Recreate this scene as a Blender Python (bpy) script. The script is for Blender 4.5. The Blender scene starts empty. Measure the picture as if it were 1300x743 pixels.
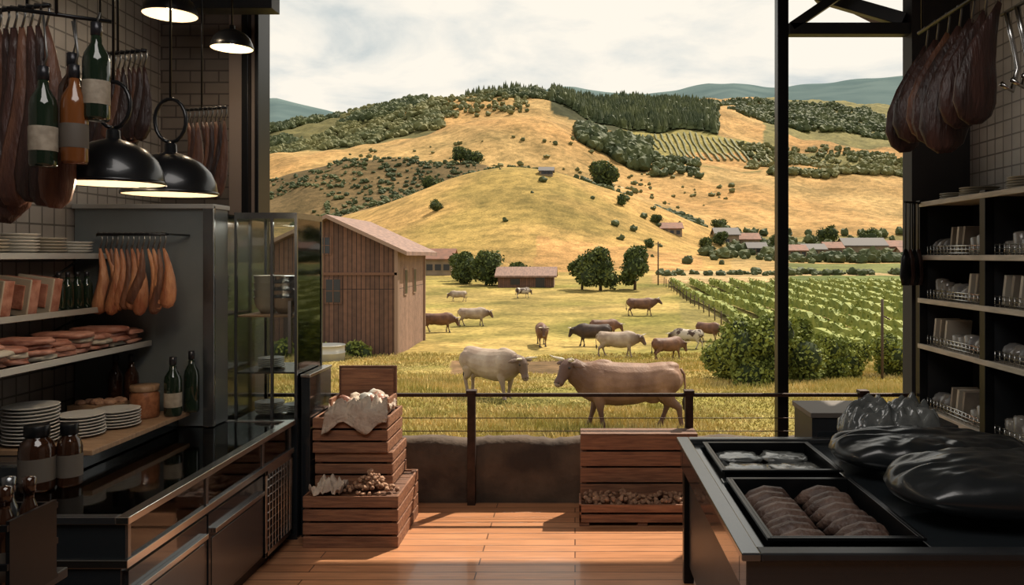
import bpy, bmesh, math, random
import numpy as np
from mathutils import Vector, Matrix, noise, Euler
random.seed(7); rng=np.random.default_rng(7)
sc=bpy.context.scene
R=random.uniform
# ---------------------------------------------------------------- materials
def M(name,col,rough=.6,metal=0,col2=None,scale=5,bump=0,bscale=40,coat=0,stretch=(1,1,1),emis=None,es=0,spec=.5,detail=4,world=False,lo=.35,hi=.65):
    m=bpy.data.materials.new(name); m.use_nodes=True
    nt=m.node_tree; b=nt.nodes['Principled BSDF']
    b.inputs['Base Color'].default_value=(*col,1); b.inputs['Roughness'].default_value=rough
    b.inputs['Metallic'].default_value=metal; b.inputs['Coat Weight'].default_value=coat
    b.inputs['Specular IOR Level'].default_value=spec
    if emis: b.inputs['Emission Color'].default_value=(*emis,1); b.inputs['Emission Strength'].default_value=es
    L=nt.links
    if world:
        src=nt.nodes.new('ShaderNodeNewGeometry').outputs['Position']
    else:
        src=nt.nodes.new('ShaderNodeTexCoord').outputs['Object']
    mp=nt.nodes.new('ShaderNodeMapping'); mp.inputs['Scale'].default_value=stretch
    L.new(src,mp.inputs['Vector'])
    if col2:
        n=nt.nodes.new('ShaderNodeTexNoise'); n.inputs['Scale'].default_value=scale; n.inputs['Detail'].default_value=detail
        L.new(mp.outputs[0],n.inputs['Vector'])
        r=nt.nodes.new('ShaderNodeValToRGB'); r.color_ramp.elements[0].position=lo; r.color_ramp.elements[1].position=hi
        r.color_ramp.elements[0].color=(*col,1); r.color_ramp.elements[1].color=(*col2,1)
        L.new(n.outputs['Fac'],r.inputs[0]); L.new(r.outputs[0],b.inputs['Base Color'])
    if bump:
        n2=nt.nodes.new('ShaderNodeTexNoise'); n2.inputs['Scale'].default_value=bscale; n2.inputs['Detail'].default_value=5
        L.new(mp.outputs[0],n2.inputs['Vector'])
        bp=nt.nodes.new('ShaderNodeBump'); bp.inputs['Strength'].default_value=bump; bp.inputs['Distance'].default_value=.02
        L.new(n2.outputs['Fac'],bp.inputs['Height']); L.new(bp.outputs[0],b.inputs['Normal'])
    return m
def brickmat(name,c1,c2,mortar,bw,bh,ms,rough,offset=.5,axis='XZ',bump=.3,coat=0):
    m=M(name,c1,rough,coat=coat); nt=m.node_tree; L=nt.links; b=nt.nodes['Principled BSDF']
    g=nt.nodes.new('ShaderNodeNewGeometry'); s=nt.nodes.new('ShaderNodeSeparateXYZ'); c=nt.nodes.new('ShaderNodeCombineXYZ')
    L.new(g.outputs['Position'],s.inputs[0])
    L.new(s.outputs[axis[0]],c.inputs[0]); L.new(s.outputs[axis[1]],c.inputs[1])
    t=nt.nodes.new('ShaderNodeTexBrick'); t.inputs['Scale'].default_value=1
    t.inputs['Brick Width'].default_value=bw; t.inputs['Row Height'].default_value=bh; t.inputs['Mortar Size'].default_value=ms
    t.inputs['Color1'].default_value=(*c1,1); t.inputs['Color2'].default_value=(*c2,1); t.inputs['Mortar'].default_value=(*mortar,1)
    t.offset=offset; L.new(c.outputs[0],t.inputs['Vector'])
    n=nt.nodes.new('ShaderNodeTexNoise'); n.inputs['Scale'].default_value=3; n.inputs['Detail'].default_value=6
    mp=nt.nodes.new('ShaderNodeMapping'); mp.inputs['Scale'].default_value=(1,12,1) if axis=='XY' else (1,1,1)
    L.new(g.outputs['Position'],mp.inputs[0]); L.new(mp.outputs[0],n.inputs['Vector'])
    mx=nt.nodes.new('ShaderNodeMix'); mx.data_type='RGBA'; mx.blend_type='MULTIPLY'; mx.inputs[0].default_value=.6
    r=nt.nodes.new('ShaderNodeValToRGB'); r.color_ramp.elements[0].position=.3; r.color_ramp.elements[0].color=(.55,.55,.55,1); r.color_ramp.elements[1].position=.62
    L.new(n.outputs['Fac'],r.inputs[0]); L.new(t.outputs['Color'],mx.inputs[6]); L.new(r.outputs[0],mx.inputs[7])
    L.new(mx.outputs[2],b.inputs['Base Color'])
    bp=nt.nodes.new('ShaderNodeBump'); bp.inputs['Strength'].default_value=bump; bp.inputs['Distance'].default_value=.005; bp.invert=True
    L.new(t.outputs['Fac'],bp.inputs['Height']); L.new(bp.outputs[0],b.inputs['Normal'])
    return m
def glassmat(name,tint,gloss=.04):
    m=bpy.data.materials.new(name); m.use_nodes=True; nt=m.node_tree; nt.nodes.clear(); L=nt.links
    o=nt.nodes.new('ShaderNodeOutputMaterial'); t=nt.nodes.new('ShaderNodeBsdfTransparent'); t.inputs[0].default_value=(*tint,1)
    g=nt.nodes.new('ShaderNodeBsdfGlossy'); g.inputs['Roughness'].default_value=gloss
    f=nt.nodes.new('ShaderNodeFresnel'); f.inputs[0].default_value=1.5
    x=nt.nodes.new('ShaderNodeMixShader'); L.new(f.outputs[0],x.inputs[0]); L.new(t.outputs[0],x.inputs[1]); L.new(g.outputs[0],x.inputs[2]); L.new(x.outputs[0],o.inputs[0])
    return m
black=M('black_metal',(.014,.015,.017),.32,.6)
blackp=M('black_paint',(.014,.015,.017),.42,col2=(.022,.024,.027))
dark=M('dark_cabinet',(.022,.027,.031),.22,.2,coat=.6)
steel=M('steel',(.58,.58,.57),.24,1)
dsteel=M('dark_steel',(.20,.21,.22),.26,.9)
greyp=M('grey_panel',(.18,.20,.205),.4,.2,col2=(.13,.15,.155),scale=2)
shelfm=M('shelf_edge',(.42,.42,.40),.45,.2)
shelfw=M('shelf_wood',(.50,.44,.36),.5,col2=(.35,.31,.25),scale=6,stretch=(8,1,8))
crate=M('crate_wood',(.34,.155,.08),.6,col2=(.18,.075,.04),scale=5,bump=.4,bscale=30,stretch=(1,6,14))
crated=M('crate_wood_dark',(.20,.09,.047),.6,col2=(.11,.048,.028),scale=5,bump=.4,bscale=30,stretch=(1,6,14))
cratein=M('crate_inside',(.06,.028,.016),.8)
board=M('board_wood',(.34,.21,.12),.5,col2=(.22,.13,.07),scale=6,stretch=(2,10,2))
cloth=M('linen',(.62,.53,.44),.9,col2=(.46,.35,.28),scale=8,bump=.5,bscale=60)
meat=M('cured_meat',(.26,.085,.05),.45,col2=(.11,.035,.022),scale=9,bump=.5,bscale=30)
ham=M('ham_orange',(.50,.24,.12),.4,col2=(.26,.085,.04),scale=9,bump=.5,bscale=25,stretch=(2.5,2.5,.7))
hamb=M('ham_brown',(.07,.030,.023),.4,col2=(.026,.014,.012),scale=5,bump=.6,bscale=18,stretch=(3,3,.6))
hamt=M('ham_tan',(.20,.088,.05),.45,col2=(.07,.028,.020),scale=5,bump=.5,bscale=18,stretch=(3,3,.8))
pink=M('pink_meat',(.48,.25,.19),.4,col2=(.28,.10,.065),scale=14,bump=.2)
redm=M('red_meat',(.22,.075,.055),.4,col2=(.42,.22,.16),scale=12)
plate=M('plate_ceramic',(.60,.58,.53),.3)
dough=M('dried_sausage',(.155,.098,.075),.5,col2=(.06,.034,.026),scale=8,bump=.6)
nuts=M('dried_chunks',(.50,.29,.18),.7,col2=(.24,.12,.07),scale=20,bump=.6,bscale=60)
bag=M('black_plastic',(.013,.016,.018),.3,bump=.18,bscale=6,coat=.25,stretch=(1,2.2,1))
bagc=M('clear_plastic_wrap',(.09,.10,.10),.2,bump=.8,bscale=12,col2=(.20,.21,.20),coat=.6)
gl=glassmat('pane_glass',(.92,.94,.93)); gdark=glassmat('smoked_glass',(.78,.80,.80),.05)
greenglass=M('green_bottle_glass',(.012,.022,.013),.08,coat=.5)
brownglass=M('brown_bottle_glass',(.03,.012,.006),.1,coat=.5)
amber=M('amber_bottle',(.16,.055,.016),.15,coat=.5)
label=M('paper_label',(.36,.31,.24),.7,col2=(.24,.20,.15),scale=30); labeld=M('dark_label',(.09,.075,.06),.7)
foil=M('bottle_foil',(.03,.03,.035),.3,.5)
shade=M('lamp_shade_black',(.012,.013,.015),.3,.3,coat=.3)
shadein=M('lamp_shade_lining',(.50,.42,.30),.6,emis=(1,.72,.42),es=.15)
bulb=M('lamp_bulb',(1,.9,.7),.4,emis=(1,.8,.52),es=5)
concrete=M('retaining_wall',(.125,.085,.058),.9,col2=(.045,.03,.022),scale=3,bump=.8,bscale=14)
rust=M('rail_iron',(.055,.03,.022),.55,.5,col2=(.03,.018,.014),scale=20)
tan=M('tan_tray',(.42,.38,.31),.5); jarm=M('jar_contents',(.36,.15,.07),.3,col2=(.2,.07,.03),scale=40,coat=.5)
wirem=M('wire',(.2,.2,.195),.35,.9)
# ---------------------------------------------------------------- mesh builder
class MB:
    def __init__(s): s.v=[];s.f=[];s.m=[];s.sm=[];s.mats=[]
    def mi(s,mat):
        if mat not in s.mats: s.mats.append(mat)
        return s.mats.index(mat)
    def add(s,vs,fs,mat,smooth=False):
        o=len(s.v); i=s.mi(mat); s.v+= [tuple(v) for v in vs]
        for f in fs: s.f.append(tuple(a+o for a in f)); s.m.append(i); s.sm.append(smooth)
    def box(s,x0,x1,y0,y1,z0,z1,mat):
        s.obox(((x0+x1)/2,(y0+y1)/2,(z0+z1)/2),(abs(x1-x0),abs(y1-y0),abs(z1-z0)),mat)
    def obox(s,c,sz,mat,rot=(0,0,0)):
        e=Euler(rot).to_matrix(); c=Vector(c)
        vs=[c+e@Vector((sx*sz[0]/2,sy*sz[1]/2,sz_*sz[2]/2)) for sx in(-1,1) for sy in(-1,1) for sz_ in(-1,1)]
        s.add(vs,[(0,1,3,2),(4,6,7,5),(0,4,5,1),(2,3,7,6),(0,2,6,4),(1,5,7,3)],mat)
    def beam(s,a,b,w,h,mat):
        a=Vector(a);b=Vector(b);d=b-a; q=d.to_track_quat('X','Z'); e=q.to_matrix(); c=(a+b)/2; l=d.length
        vs=[c+e@Vector((sx*l/2,sy*w/2,sz_*h/2)) for sx in(-1,1) for sy in(-1,1) for sz_ in(-1,1)]
        s.add(vs,[(0,1,3,2),(4,6,7,5),(0,4,5,1),(2,3,7,6),(0,2,6,4),(1,5,7,3)],mat)
    def loft(s,rings,mat,smooth=True,cap=True):
        n=len(rings[0]); vs=[p for r in rings for p in r]; fs=[]
        for i in range(len(rings)-1):
            for j in range(n):
                k=(j+1)%n; fs.append((i*n+j,i*n+k,(i+1)*n+k,(i+1)*n+j))
        if cap: fs.append(tuple(range(n-1,-1,-1))); fs.append(tuple((len(rings)-1)*n+j for j in range(n)))
        s.add(vs,fs,mat,smooth)
    def limb(s,pts,ra,rb,mat,side=(0,1,0),seg=12):
        pts=[Vector(p) for p in pts]; rings=[]
        for i,p in enumerate(pts):
            t=(pts[min(i+1,len(pts)-1)]-pts[max(i-1,0)]).normalized()
            sd=Vector(side[i]) if isinstance(side,list) else Vector(side)
            sd=(sd-t*sd.dot(t)).normalized(); up=t.cross(sd)
            rings.append([p+sd*ra[i]*math.cos(2*math.pi*j/seg)+up*rb[i]*math.sin(2*math.pi*j/seg) for j in range(seg)])
        s.loft(rings,mat)
    def tube(s,pts,r,mat,seg=8):
        pts=[Vector(p) for p in pts]
        t=pts[-1]-pts[0]; side=(0,1,0) if abs(t.normalized().y)<.8 else (1,0,0)
        if not isinstance(r,(list,tuple)): r=[r]*len(pts)
        s.limb(pts,r,r,mat,side,seg)
    def lathe(s,prof,c,mat,seg=24,smooth=True,cap=True,tilt=None):
        c=Vector(c); e=Euler(tilt).to_matrix() if tilt else Matrix.Identity(3)
        s.loft([[c+e@Vector((max(r,.0005)*math.cos(2*math.pi*j/seg),max(r,.0005)*math.sin(2*math.pi*j/seg),z)) for j in range(seg)] for r,z in prof],mat,smooth,cap)
    def ell(s,c,r,mat,rot=(0,0,0),seg=12,amp=0,fr=3,power=1):
        c=Vector(c); e=Euler(rot).to_matrix(); rings=[]; h=seg//2+1
        sg=lambda a:math.copysign(abs(a)**power,a)
        for i in range(h+1):
            th=math.pi*i/h; ring=[]
            for j in range(seg):
                ph=2*math.pi*j/seg
                d=Vector((sg(max(math.sin(th),.001))*sg(math.cos(ph)),sg(max(math.sin(th),.001))*sg(math.sin(ph)),-sg(math.cos(th))))
                k=1+amp*noise.noise(d*fr+c*7) if amp else 1
                ring.append(c+e@Vector((d.x*r[0]*k,d.y*r[1]*k,d.z*r[2]*k)))
            rings.append(ring)
        s.loft(rings,mat)
    def bottle(s,c,h=.32,r=.04,mat=None,lab=None):
        k=h/.32; q=r/.04
        s.lathe([(0,0),(.036*q,0),(.04*q,.01*k),(.04*q,.19*k),(.036*q,.215*k),(.017*q,.25*k),(.014*q,.29*k)],c,mat or greenglass,18)
        s.lathe([(.0145*q,.275*k),(.0165*q,.276*k),(.0165*q,.318*k),(.012*q,.32*k)],c,foil,14)
        if lab: s.lathe([(.0408*q,.05*k),(.0412*q,.052*k),(.0412*q,.125*k),(.0408*q,.127*k)],c,lab,18,cap=False)
    def plates(s,c,n,r,mat=None,t=.014):
        for i in range(n):
            z=i*t; o=(c[0]+R(-.004,.004),c[1]+R(-.004,.004),c[2]+z)
            s.lathe([(0,0),(r*.6,0),(r*.97,t*.8),(r,t*1.05),(r*.95,t*1.1),(r*.6,t*.35),(0,t*.35)],o,mat or plate,26)
    def done(s,name,bevel=0,parent=None,mods=None,origin=True):
        me=bpy.data.meshes.new(name); vs=np.array(s.v,dtype=float)
        o=np.zeros(3)
        if origin:
            o=(vs.min(0)+vs.max(0))/2; o[2]=vs[:,2].min(); vs=vs-o
        me.from_pydata([tuple(v) for v in vs],[],s.f)
        for m in s.mats: me.materials.append(m)
        me.polygons.foreach_set('material_index',s.m); me.polygons.foreach_set('use_smooth',s.sm); me.update()
        bm=bmesh.new(); bm.from_mesh(me); bmesh.ops.recalc_face_normals(bm,faces=bm.faces); bm.to_mesh(me); bm.free()
        ob=bpy.data.objects.new(name,me); ob.location=o; sc.collection.objects.link(ob)
        if bevel:
            b=ob.modifiers.new('b','BEVEL'); b.width=bevel; b.segments=2; b.limit_method='ANGLE'; b.angle_limit=.9
        if parent: ob.parent=parent; 
        return ob
def fast(name,V,F,mat,smooth=False):
    V=np.asarray(V,dtype=np.float32); F=np.asarray(F,dtype=np.int32); k=F.shape[1]
    me=bpy.data.meshes.new(name); me.vertices.add(len(V)); me.vertices.foreach_set('co',V.ravel())
    me.loops.add(F.size); me.loops.foreach_set('vertex_index',F.ravel())
    me.polygons.add(len(F)); me.polygons.foreach_set('loop_start',np.arange(0,F.size,k,dtype=np.int32))
    me.polygons.foreach_set('loop_total',np.full(len(F),k,dtype=np.int32))
    me.polygons.foreach_set('use_smooth',np.full(len(F),smooth)); me.update(calc_edges=True)
    me.materials.append(mat); ob=bpy.data.objects.new(name,me); sc.collection.objects.link(ob); return ob
# ---------------------------------------------------------------- terrain
PX=np.array([150,327,400,450,500,560,600,650,700,750,800,850,900,950,1000,1060,1155,1350],float)
U=(PX-730)/1000
rows=[(6,None,-1.8),(12,None,-1.8),(16,None,-1.8),(22,None,-2.08),(32,None,-3.0),(45,None,-3.75),(57,None,-3.75),(72,None,-3.3),(95,None,-2.6),(115,None,-1.9),(150,None,-.9),
(190,[318,318,316,312,306,298,293,289,291,299,308,318,326,330,333,334,334,334],0),
(225,[300,302,300,292,276,256,247,240,243,256,275,296,314,323,328,329,329,329],0),
(260,[290,292,290,276,256,232,220,210,216,232,250,270,290,306,318,320,321,321],0),
(300,[282,286,282,270,256,242,235,230,232,246,266,286,300,309,312,312,312,312],0),
(335,[262,264,250,246,244,240,238,232,232,242,260,276,288,292,294,296,296,296],0),
(385,[238,237,214,206,203,204,208,215,224,234,246,258,266,270,276,280,282,282],0),
(430,[240,238,222,214,210,210,214,218,222,229,238,247,252,255,258,260,262,262],0),
(520,[206,202,195,188,180,170,161,154,155,178,206,212,216,217,218,220,222,222],0),
(600,[205,200,192,182,172,162,156,151,153,168,184,192,200,205,212,214,216,216],0),
(700,[190,182,168,153,145,134,127,123,130,152,162,163,168,180,192,196,202,207],0),
(850,[180,170,154,144,136,129,123,119,122,133,135,134,138,150,162,170,182,187],0),
(1100,[190,178,165,155,148,140,135,130,135,140,138,137,136,138,142,148,155,160],0),
(1500,[200,190,185,175,165,160,155,150,150,150,145,140,134,132,133,135,140,145],0),
(1900,[210]*18,0)]
RY=np.array([r[0] for r in rows],float)
RZ=np.array([[r[2]]*18 if r[1] is None else [1.9+r[0]*(325-y)/1000 for y in r[1]] for r in rows],float)
def herm(x,xp,FP):
    i=np.clip(np.searchsorted(xp,x)-1,0,len(xp)-2); h=xp[i+1]-xp[i]; t=np.clip((x-xp[i])/h,0,1)
    m=np.zeros_like(FP); m[1:-1]=(FP[2:]-FP[:-2])/((xp[2:]-xp[:-2])[:,None]); 
    N=np.arange(FP.shape[1]) if FP.shape[1]>1 else np.zeros(len(x),int)
    p0,p1,m0,m1=FP[i,N],FP[i+1,N],m[i,N]*h,m[i+1,N]*h
    return (2*t**3-3*t**2+1)*p0+(t**3-2*t**2+t)*m0+(-2*t**3+3*t**2)*p1+(t**3-t**2)*m1
def ground(X,Y):
    X=np.atleast_1d(np.asarray(X,float)); Y=np.atleast_1d(np.asarray(Y,float)); u=np.clip(X/Y,U[0],U[-1])
    FP=np.stack([herm(u,U,RZ[k][:,None]) for k in range(len(RY))])
    z=herm(Y,RY,FP)
    a=np.clip((Y-100)/300,0,1)
    z=z+a*(1.2*np.sin(X*.05+Y*.021)+.9*np.sin(X*.11-Y*.05)+.6*np.sin(X*.21+Y*.13))*np.clip(Y/500,0,1.5)
    z=z+np.clip((Y-14)/20,0,1)*.05*np.sin(X*.9+Y*.4)*np.sin(Y*.7)
    return z
def g1(x,y): return float(ground([x],[y])[0])
ny,nx=520,440
t=np.linspace(0,1,ny); Yr=6.3*np.exp(t*math.log(1850/6.3)); S=np.linspace(-.68,.7,nx)
YY,SS=np.meshgrid(Yr,S,indexing='ij'); XX=SS*(YY+8); Xf,Yf=XX.ravel(),YY.ravel(); Zf=ground(Xf,Yf)
idx=np.arange(ny*nx).reshape(ny,nx)
F=np.stack([idx[:-1,:-1],idx[:-1,1:],idx[1:,1:],idx[1:,:-1]],-1).reshape(-1,4)
def sn(X,Y,s,seed=0):
    r=np.random.default_rng(seed); o=0
    for k in range(6):
        a=r.uniform(0,6.28); f=s*r.uniform(.6,1.9); o=o+np.sin((X*np.cos(a)+Y*np.sin(a))*f+r.uniform(0,6.28))
    return o/6
u=Xf/Yf; w=sn(Xf/Yf*600,Yf,.03,3); Yn=Yf*(1+.025*w); un=u+.006*sn(Xf/Yf*900,Yf,.05,5)
C=np.zeros((len(Xf),3))
def paint(mask,col): C[mask]=col
def mixc(a,b,k): return np.array(a)*(1-k)+np.array(b)*k
gn=sn(Xf,Yf,.18,8); g2=sn(Xf,Yf,.5,9)
k=np.clip(.42+1.1*gn+.6*g2,0,1)[:,None]; C[:]=mixc((.46,.35,.13),(.27,.245,.07),k)
gold=np.array((.52,.31,.13)); tanf=np.array((.58,.42,.24)); scrub=(.19,.135,.068); fr=(.06,.065,.028)
paint((Yf>33)&(Yf<41+3*gn)&(un>-.16)&(un<.02),(.24,.155,.09)); paint((Yf>26)&(Yf<30)&(un>-.24)&(un<-.13),(.24,.165,.095))
paint((Yn>42)&(Yn<110)&(un>.13)&(Xf>9),(.32,.27,.10))
strip=(Yn>112); kk=np.clip(.5+.9*sn(Xf,Yf,.03,11)+.4*sn(Xf,Yf,.1,12),0,1)[:,None]
C[strip]=mixc(gold,(.50,.35,.16),kk)[strip]
mk=np.clip(.5+1.3*sn(Xf,Yf,.045,41)+.5*sn(Xf,Yf,.15,42),0,1)[:,None]
mm_=(Yf>140)&(Yf<280)&(un<.2); C[mm_]=mixc((.56,.36,.145),(.38,.28,.095),mk)[mm_]
mm_=(Yf>112)&(Yf<150)&(un<.1); C[mm_]=mixc((.44,.33,.12),(.29,.26,.075),mk)[mm_]
hs=(np.sin((Xf*.5+Yf)*1.2)>.2)&(Yf>150)&(Yf<215)&(un>-.12)&(un<.1); C[hs]*=.88
paint((Yn>150)&(Yn<184)&(un>-.05)&(un<.16),gold*1.02)
paint((Yn>112)&(Yn<150)&(un>.12)&(un<.27),tanf); paint((Yn>110)&(Yn<132)&(un>.27),(.16,.205,.07)); paint((Yn>140)&(Yn<185)&(un>.27),(.19,.215,.08))
paint((Yn>132)&(Yn<140)&(un>.27),tanf)
paint((Yf>190)&(Yf<325)&(un>.19),(.29,.24,.10))
paint((Yf>290)&(Yf<405)&(un<-.11),scrub)
paint((Yf>205)&(Yf<262)&(un<-.29),(.25,.175,.08))
paint((Yn>545)&(un<-.17)&(sn(Xf,Yf,.012,21)>-.35),(.16,.15,.065))
paint((Yn>640)&(Yn<900)&(un>-.03)&(un<.18),fr)
paint((Yn>560)&(Yn<690)&(un>.06)&(un<.26),(.34,.30,.11)); paint((Yn>600)&(Yn<2000)&(un>.24),(.23,.21,.09))
paint((Yn>560)&(Yn<620)&(un>.14)&(un<.42),gold); paint((Yn>690)&(Yn<780)&(un>.26),gold*.9)
paint((Yn>500)&(Yn<560)&(un>-.0)&(un<.09),fr)
paint((np.abs(Yf-(415+90*(un+.1)))<3.5)&(un>-.14)&(un<.06),(.62,.5,.35)); paint((np.abs(Yf-520-60*un)<3)&(un>.1),(.3,.25,.1))
terr=fast('hillside_ground',np.stack([Xf,Yf,Zf],-1),F,bpy.data.materials.new('meadow_soil'),True)
me=terr.data; ca=me.color_attributes.new('field','FLOAT_COLOR','POINT'); ca.data.foreach_set('color',np.hstack([C,np.ones((len(C),1))]).astype(np.float32).ravel())
m=me.materials[0]; m.use_nodes=True; nt=m.node_tree; b=nt.nodes['Principled BSDF']; b.inputs['Roughness'].default_value=.95; b.inputs['Specular IOR Level'].default_value=.1
at=nt.nodes.new('ShaderNodeAttribute'); at.attribute_name='field'
ge=nt.nodes.new('ShaderNodeNewGeometry'); prev=at.outputs['Color']
for scl,lo,amt in((2.2,.45,.7),(.25,.5,.75),(.035,.5,.75)):
    n=nt.nodes.new('ShaderNodeTexNoise'); n.inputs['Scale'].default_value=scl; n.inputs['Detail'].default_value=8; n.inputs['Roughness'].default_value=.7
    nt.links.new(ge.outputs['Position'],n.inputs['Vector'])
    r=nt.nodes.new('ShaderNodeValToRGB'); r.color_ramp.elements[0].position=.39; r.color_ramp.elements[1].position=.60
    r.color_ramp.elements[0].color=(lo,lo*1.04,lo*.92,1); r.color_ramp.elements[1].color=(1.16,1.12,1.08,1)
    nt.links.new(n.outputs['Fac'],r.inputs[0])
    x=nt.nodes.new('ShaderNodeMix'); x.data_type='RGBA'; x.blend_type='MULTIPLY'; x.inputs[0].default_value=amt
    nt.links.new(prev,x.inputs[6]); nt.links.new(r.outputs[0],x.inputs[7]); prev=x.outputs[2]
nt.links.new(prev,b.inputs['Base Color'])
# distant mountains
mp=[(150,150),(250,140),(327,127),(350,125),(380,131),(415,138),(460,150),(560,150),(650,135),(700,112),(730,111),(770,116),(820,120),(860,116),(900,107),(930,105),(970,109),(1000,110),(1060,105),(1100,99),(1155,94),(1250,92),(1400,110)]
mu=np.linspace(-.6,.66,240); 
def mrow(Y,dy,amp,sd):
    y=np.interp(mu,[(a-730)/1000 for a,_ in mp],[b for _,b in mp])+dy
    return np.stack([mu*Y,np.full_like(mu,Y),1.9+Y*(325-y)/1000+amp*sn(mu*5000,mu*0,.012,sd)],-1)
MR=[mrow(2300,75,0,1),mrow(2700,45,18,2),mrow(3200,20,25,3),mrow(3700,6,14,4),mrow(4000,0,12,5),mrow(4600,60,0,6)]
V=np.concatenate(MR); n=len(mu); F=[(i*n+j,i*n+j+1,(i+1)*n+j+1,(i+1)*n+j) for i in range(5) for j in range(n-1)]
mm=M('mountain_hazed',(.085,.125,.13),1,col2=(.12,.165,.165),scale=.004,spec=0,world=True)  # bluish base colour paints in the aerial haze over the mountains
fast('distant_mountains',V,F,mm,True)
# ---------------------------------------------------------------- vegetation
def leafq(P,size):
    N=len(P); a=rng.normal(size=(N,3)); a/=np.linalg.norm(a,axis=1)[:,None]; b=rng.normal(size=(N,3)); b-=a*(a*b).sum(1)[:,None]; b/=np.linalg.norm(b,axis=1)[:,None]
    s=(size*rng.uniform(.6,1.3,N))[:,None]
    V=np.stack([P-a*s,P+b*s*.6,P+a*s,P-b*s*.6],1).reshape(-1,3); F=np.arange(4*N).reshape(N,4); return V,F
def leafmat(name,c1,c2,scale=.8):
    return M(name,c1,.7,col2=c2,scale=scale,spec=.2,world=True)
lf=leafmat('leaf_green',(.12,.15,.035),(.25,.28,.06),1.5); lfd=leafmat('leaf_dark',(.06,.085,.025),(.13,.155,.045),.5); lfv=leafmat('vine_leaf',(.15,.19,.04),(.30,.32,.075),.9)
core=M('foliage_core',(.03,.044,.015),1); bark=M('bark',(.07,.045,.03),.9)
far1=leafmat('far_forest',(.045,.062,.028),(.10,.115,.045),.06); far2=leafmat('far_scrub',(.085,.10,.04),(.18,.17,.065),.04)  # far tree greens greyed, distance haze mixed into the colour
def tree(name,x,y,h,w,n=2500,mat=lf,ls=None,trunk=.2,seed=0):
    r=np.random.default_rng(abs(int(seed+x*10+y*7))); z0=g1(x,y)-.05
    nb=14; hb=h*(1-trunk); cs=[];rs=[]
    for i in range(nb):
        a=r.uniform(0,6.28); q=r.uniform(0,.62)*w/2; zz=h*trunk+hb*r.uniform(.15,.85)
        tap=1-abs((zz-h*trunk)/hb-.45)*.9
        cs.append((x+math.cos(a)*q*tap*1.3,y+math.sin(a)*q*tap*1.3,z0+zz)); rs.append(w*.26*r.uniform(.7,1.15)*max(tap,.55))
    cs=np.array(cs);rs=np.array(rs); id=r.integers(0,nb,n); d=r.normal(size=(n,3)); d/=np.linalg.norm(d,axis=1)[:,None]
    P=cs[id]+d*(rs[id]*r.uniform(.8,1.15,n))[:,None]; P[:,2]=np.maximum(P[:,2],z0+.05)
    V,F=leafq(P,ls or w*.035); ob=bpy.data.objects.new(name,None); ob.location=(x,y,z0); sc.collection.objects.link(ob)
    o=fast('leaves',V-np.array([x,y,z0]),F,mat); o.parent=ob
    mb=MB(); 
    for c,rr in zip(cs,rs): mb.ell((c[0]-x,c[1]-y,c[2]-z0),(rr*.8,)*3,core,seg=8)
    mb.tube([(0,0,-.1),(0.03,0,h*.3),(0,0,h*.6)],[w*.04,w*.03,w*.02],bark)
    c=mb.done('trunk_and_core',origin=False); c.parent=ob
bmx=bmesh.new(); bmesh.ops.create_icosphere(bmx,subdivisions=2,radius=1); ICV=np.array([v.co[:] for v in bmx.verts]); ICF=np.array([[v.index for v in f.verts] for f in bmx.faces]); bmx.free()
FV=[];FF=[];FM=[];fo=[0]
def forest(pts,hs,ws,mi,conifer=False):
    pts=np.array(pts); n=len(pts); Z=ground(pts[:,0],pts[:,1]); hs=np.asarray(hs);ws=np.asarray(ws)
    if conifer:
        k=6; a=np.arange(k)*2*math.pi/k; tv=[]; tf=[]
        for (z0,z1,r) in((.05,.7,.5),(.35,1.05,.34)):
            o=len(tv); tv+= [(math.cos(q)*r,math.sin(q)*r,z0) for q in a]+[(0,0,z1)]; tf+=[(o+i,o+(i+1)%k,o+k) for i in range(k)]
        T=np.array(tv); TF=np.array(tf)
    else: T=ICV*np.array([.5,.5,.5])+np.array([0,0,.45]); TF=ICF
    J=rng.uniform(.72,1.25,(n,len(T),1))
    V=T[None]*np.where(conifer,1,J)*np.stack([ws,ws,hs],-1)[:,None,:]+np.stack([pts[:,0],pts[:,1],Z-.2],-1)[:,None,:]
    Fq=TF[None]+(np.arange(n)*len(T))[:,None,None]
    V=V.reshape(-1,3); Fq=Fq.reshape(-1,3)+fo[0]; fo[0]+=len(V); FV.append(V);FF.append(Fq);FM.append(np.full(len(Fq),mi))
def region(n,u0,u1,y0,y1,thr=-2,s=.02,sd=1):
    out=[]
    while len(out)<n:
        y=rng.uniform(y0,y1,n); x=rng.uniform(u0,u1,n)*y; kp=sn(x,y,s,sd)>thr
        out+=list(zip(x[kp],y[kp]))
    return out[:n]
def FR(n,u0,u1,y0,y1,h0,h1,mi,con=False,thr=-2,asp=.8,s=.02,sd=1):
    p=region(n,u0,u1,y0,y1,thr,s,sd); h=rng.uniform(h0,h1,n); forest(p,h,h*asp*rng.uniform(.8,1.2,n),mi,con)
FR(2600,-.03,.178,690,870,7,14,0,True,asp=.55); FR(500,-.03,.18,690,870,6,10,0)
FR(1500,-.46,-.17,575,860,2.5,6,1,thr=-.05,s=.02,sd=4,asp=1.2)
FR(1100,-.42,-.19,640,860,4,8,0,thr=.05,s=.025,sd=9,asp=1.)
FR(130,-.14,.0,800,865,5,11,0,True,asp=.5); FR(250,-.16,-.02,700,800,3,6,0,thr=.1,s=.03,asp=1)
FR(300,.005,.095,500,590,5,10,0,asp=.95)
FR(1700,.16,.5,850,1250,4,8,0,thr=-.1,s=.02,asp=1.2)
FR(300,-.2,-.06,620,800,2.5,5,1,thr=0,asp=1.2)
FR(150,.25,.45,505,520,2.5,5,1,asp=1.3)
FR(110,.085,.165,312,330,2,4,0,asp=1.3)
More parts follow.
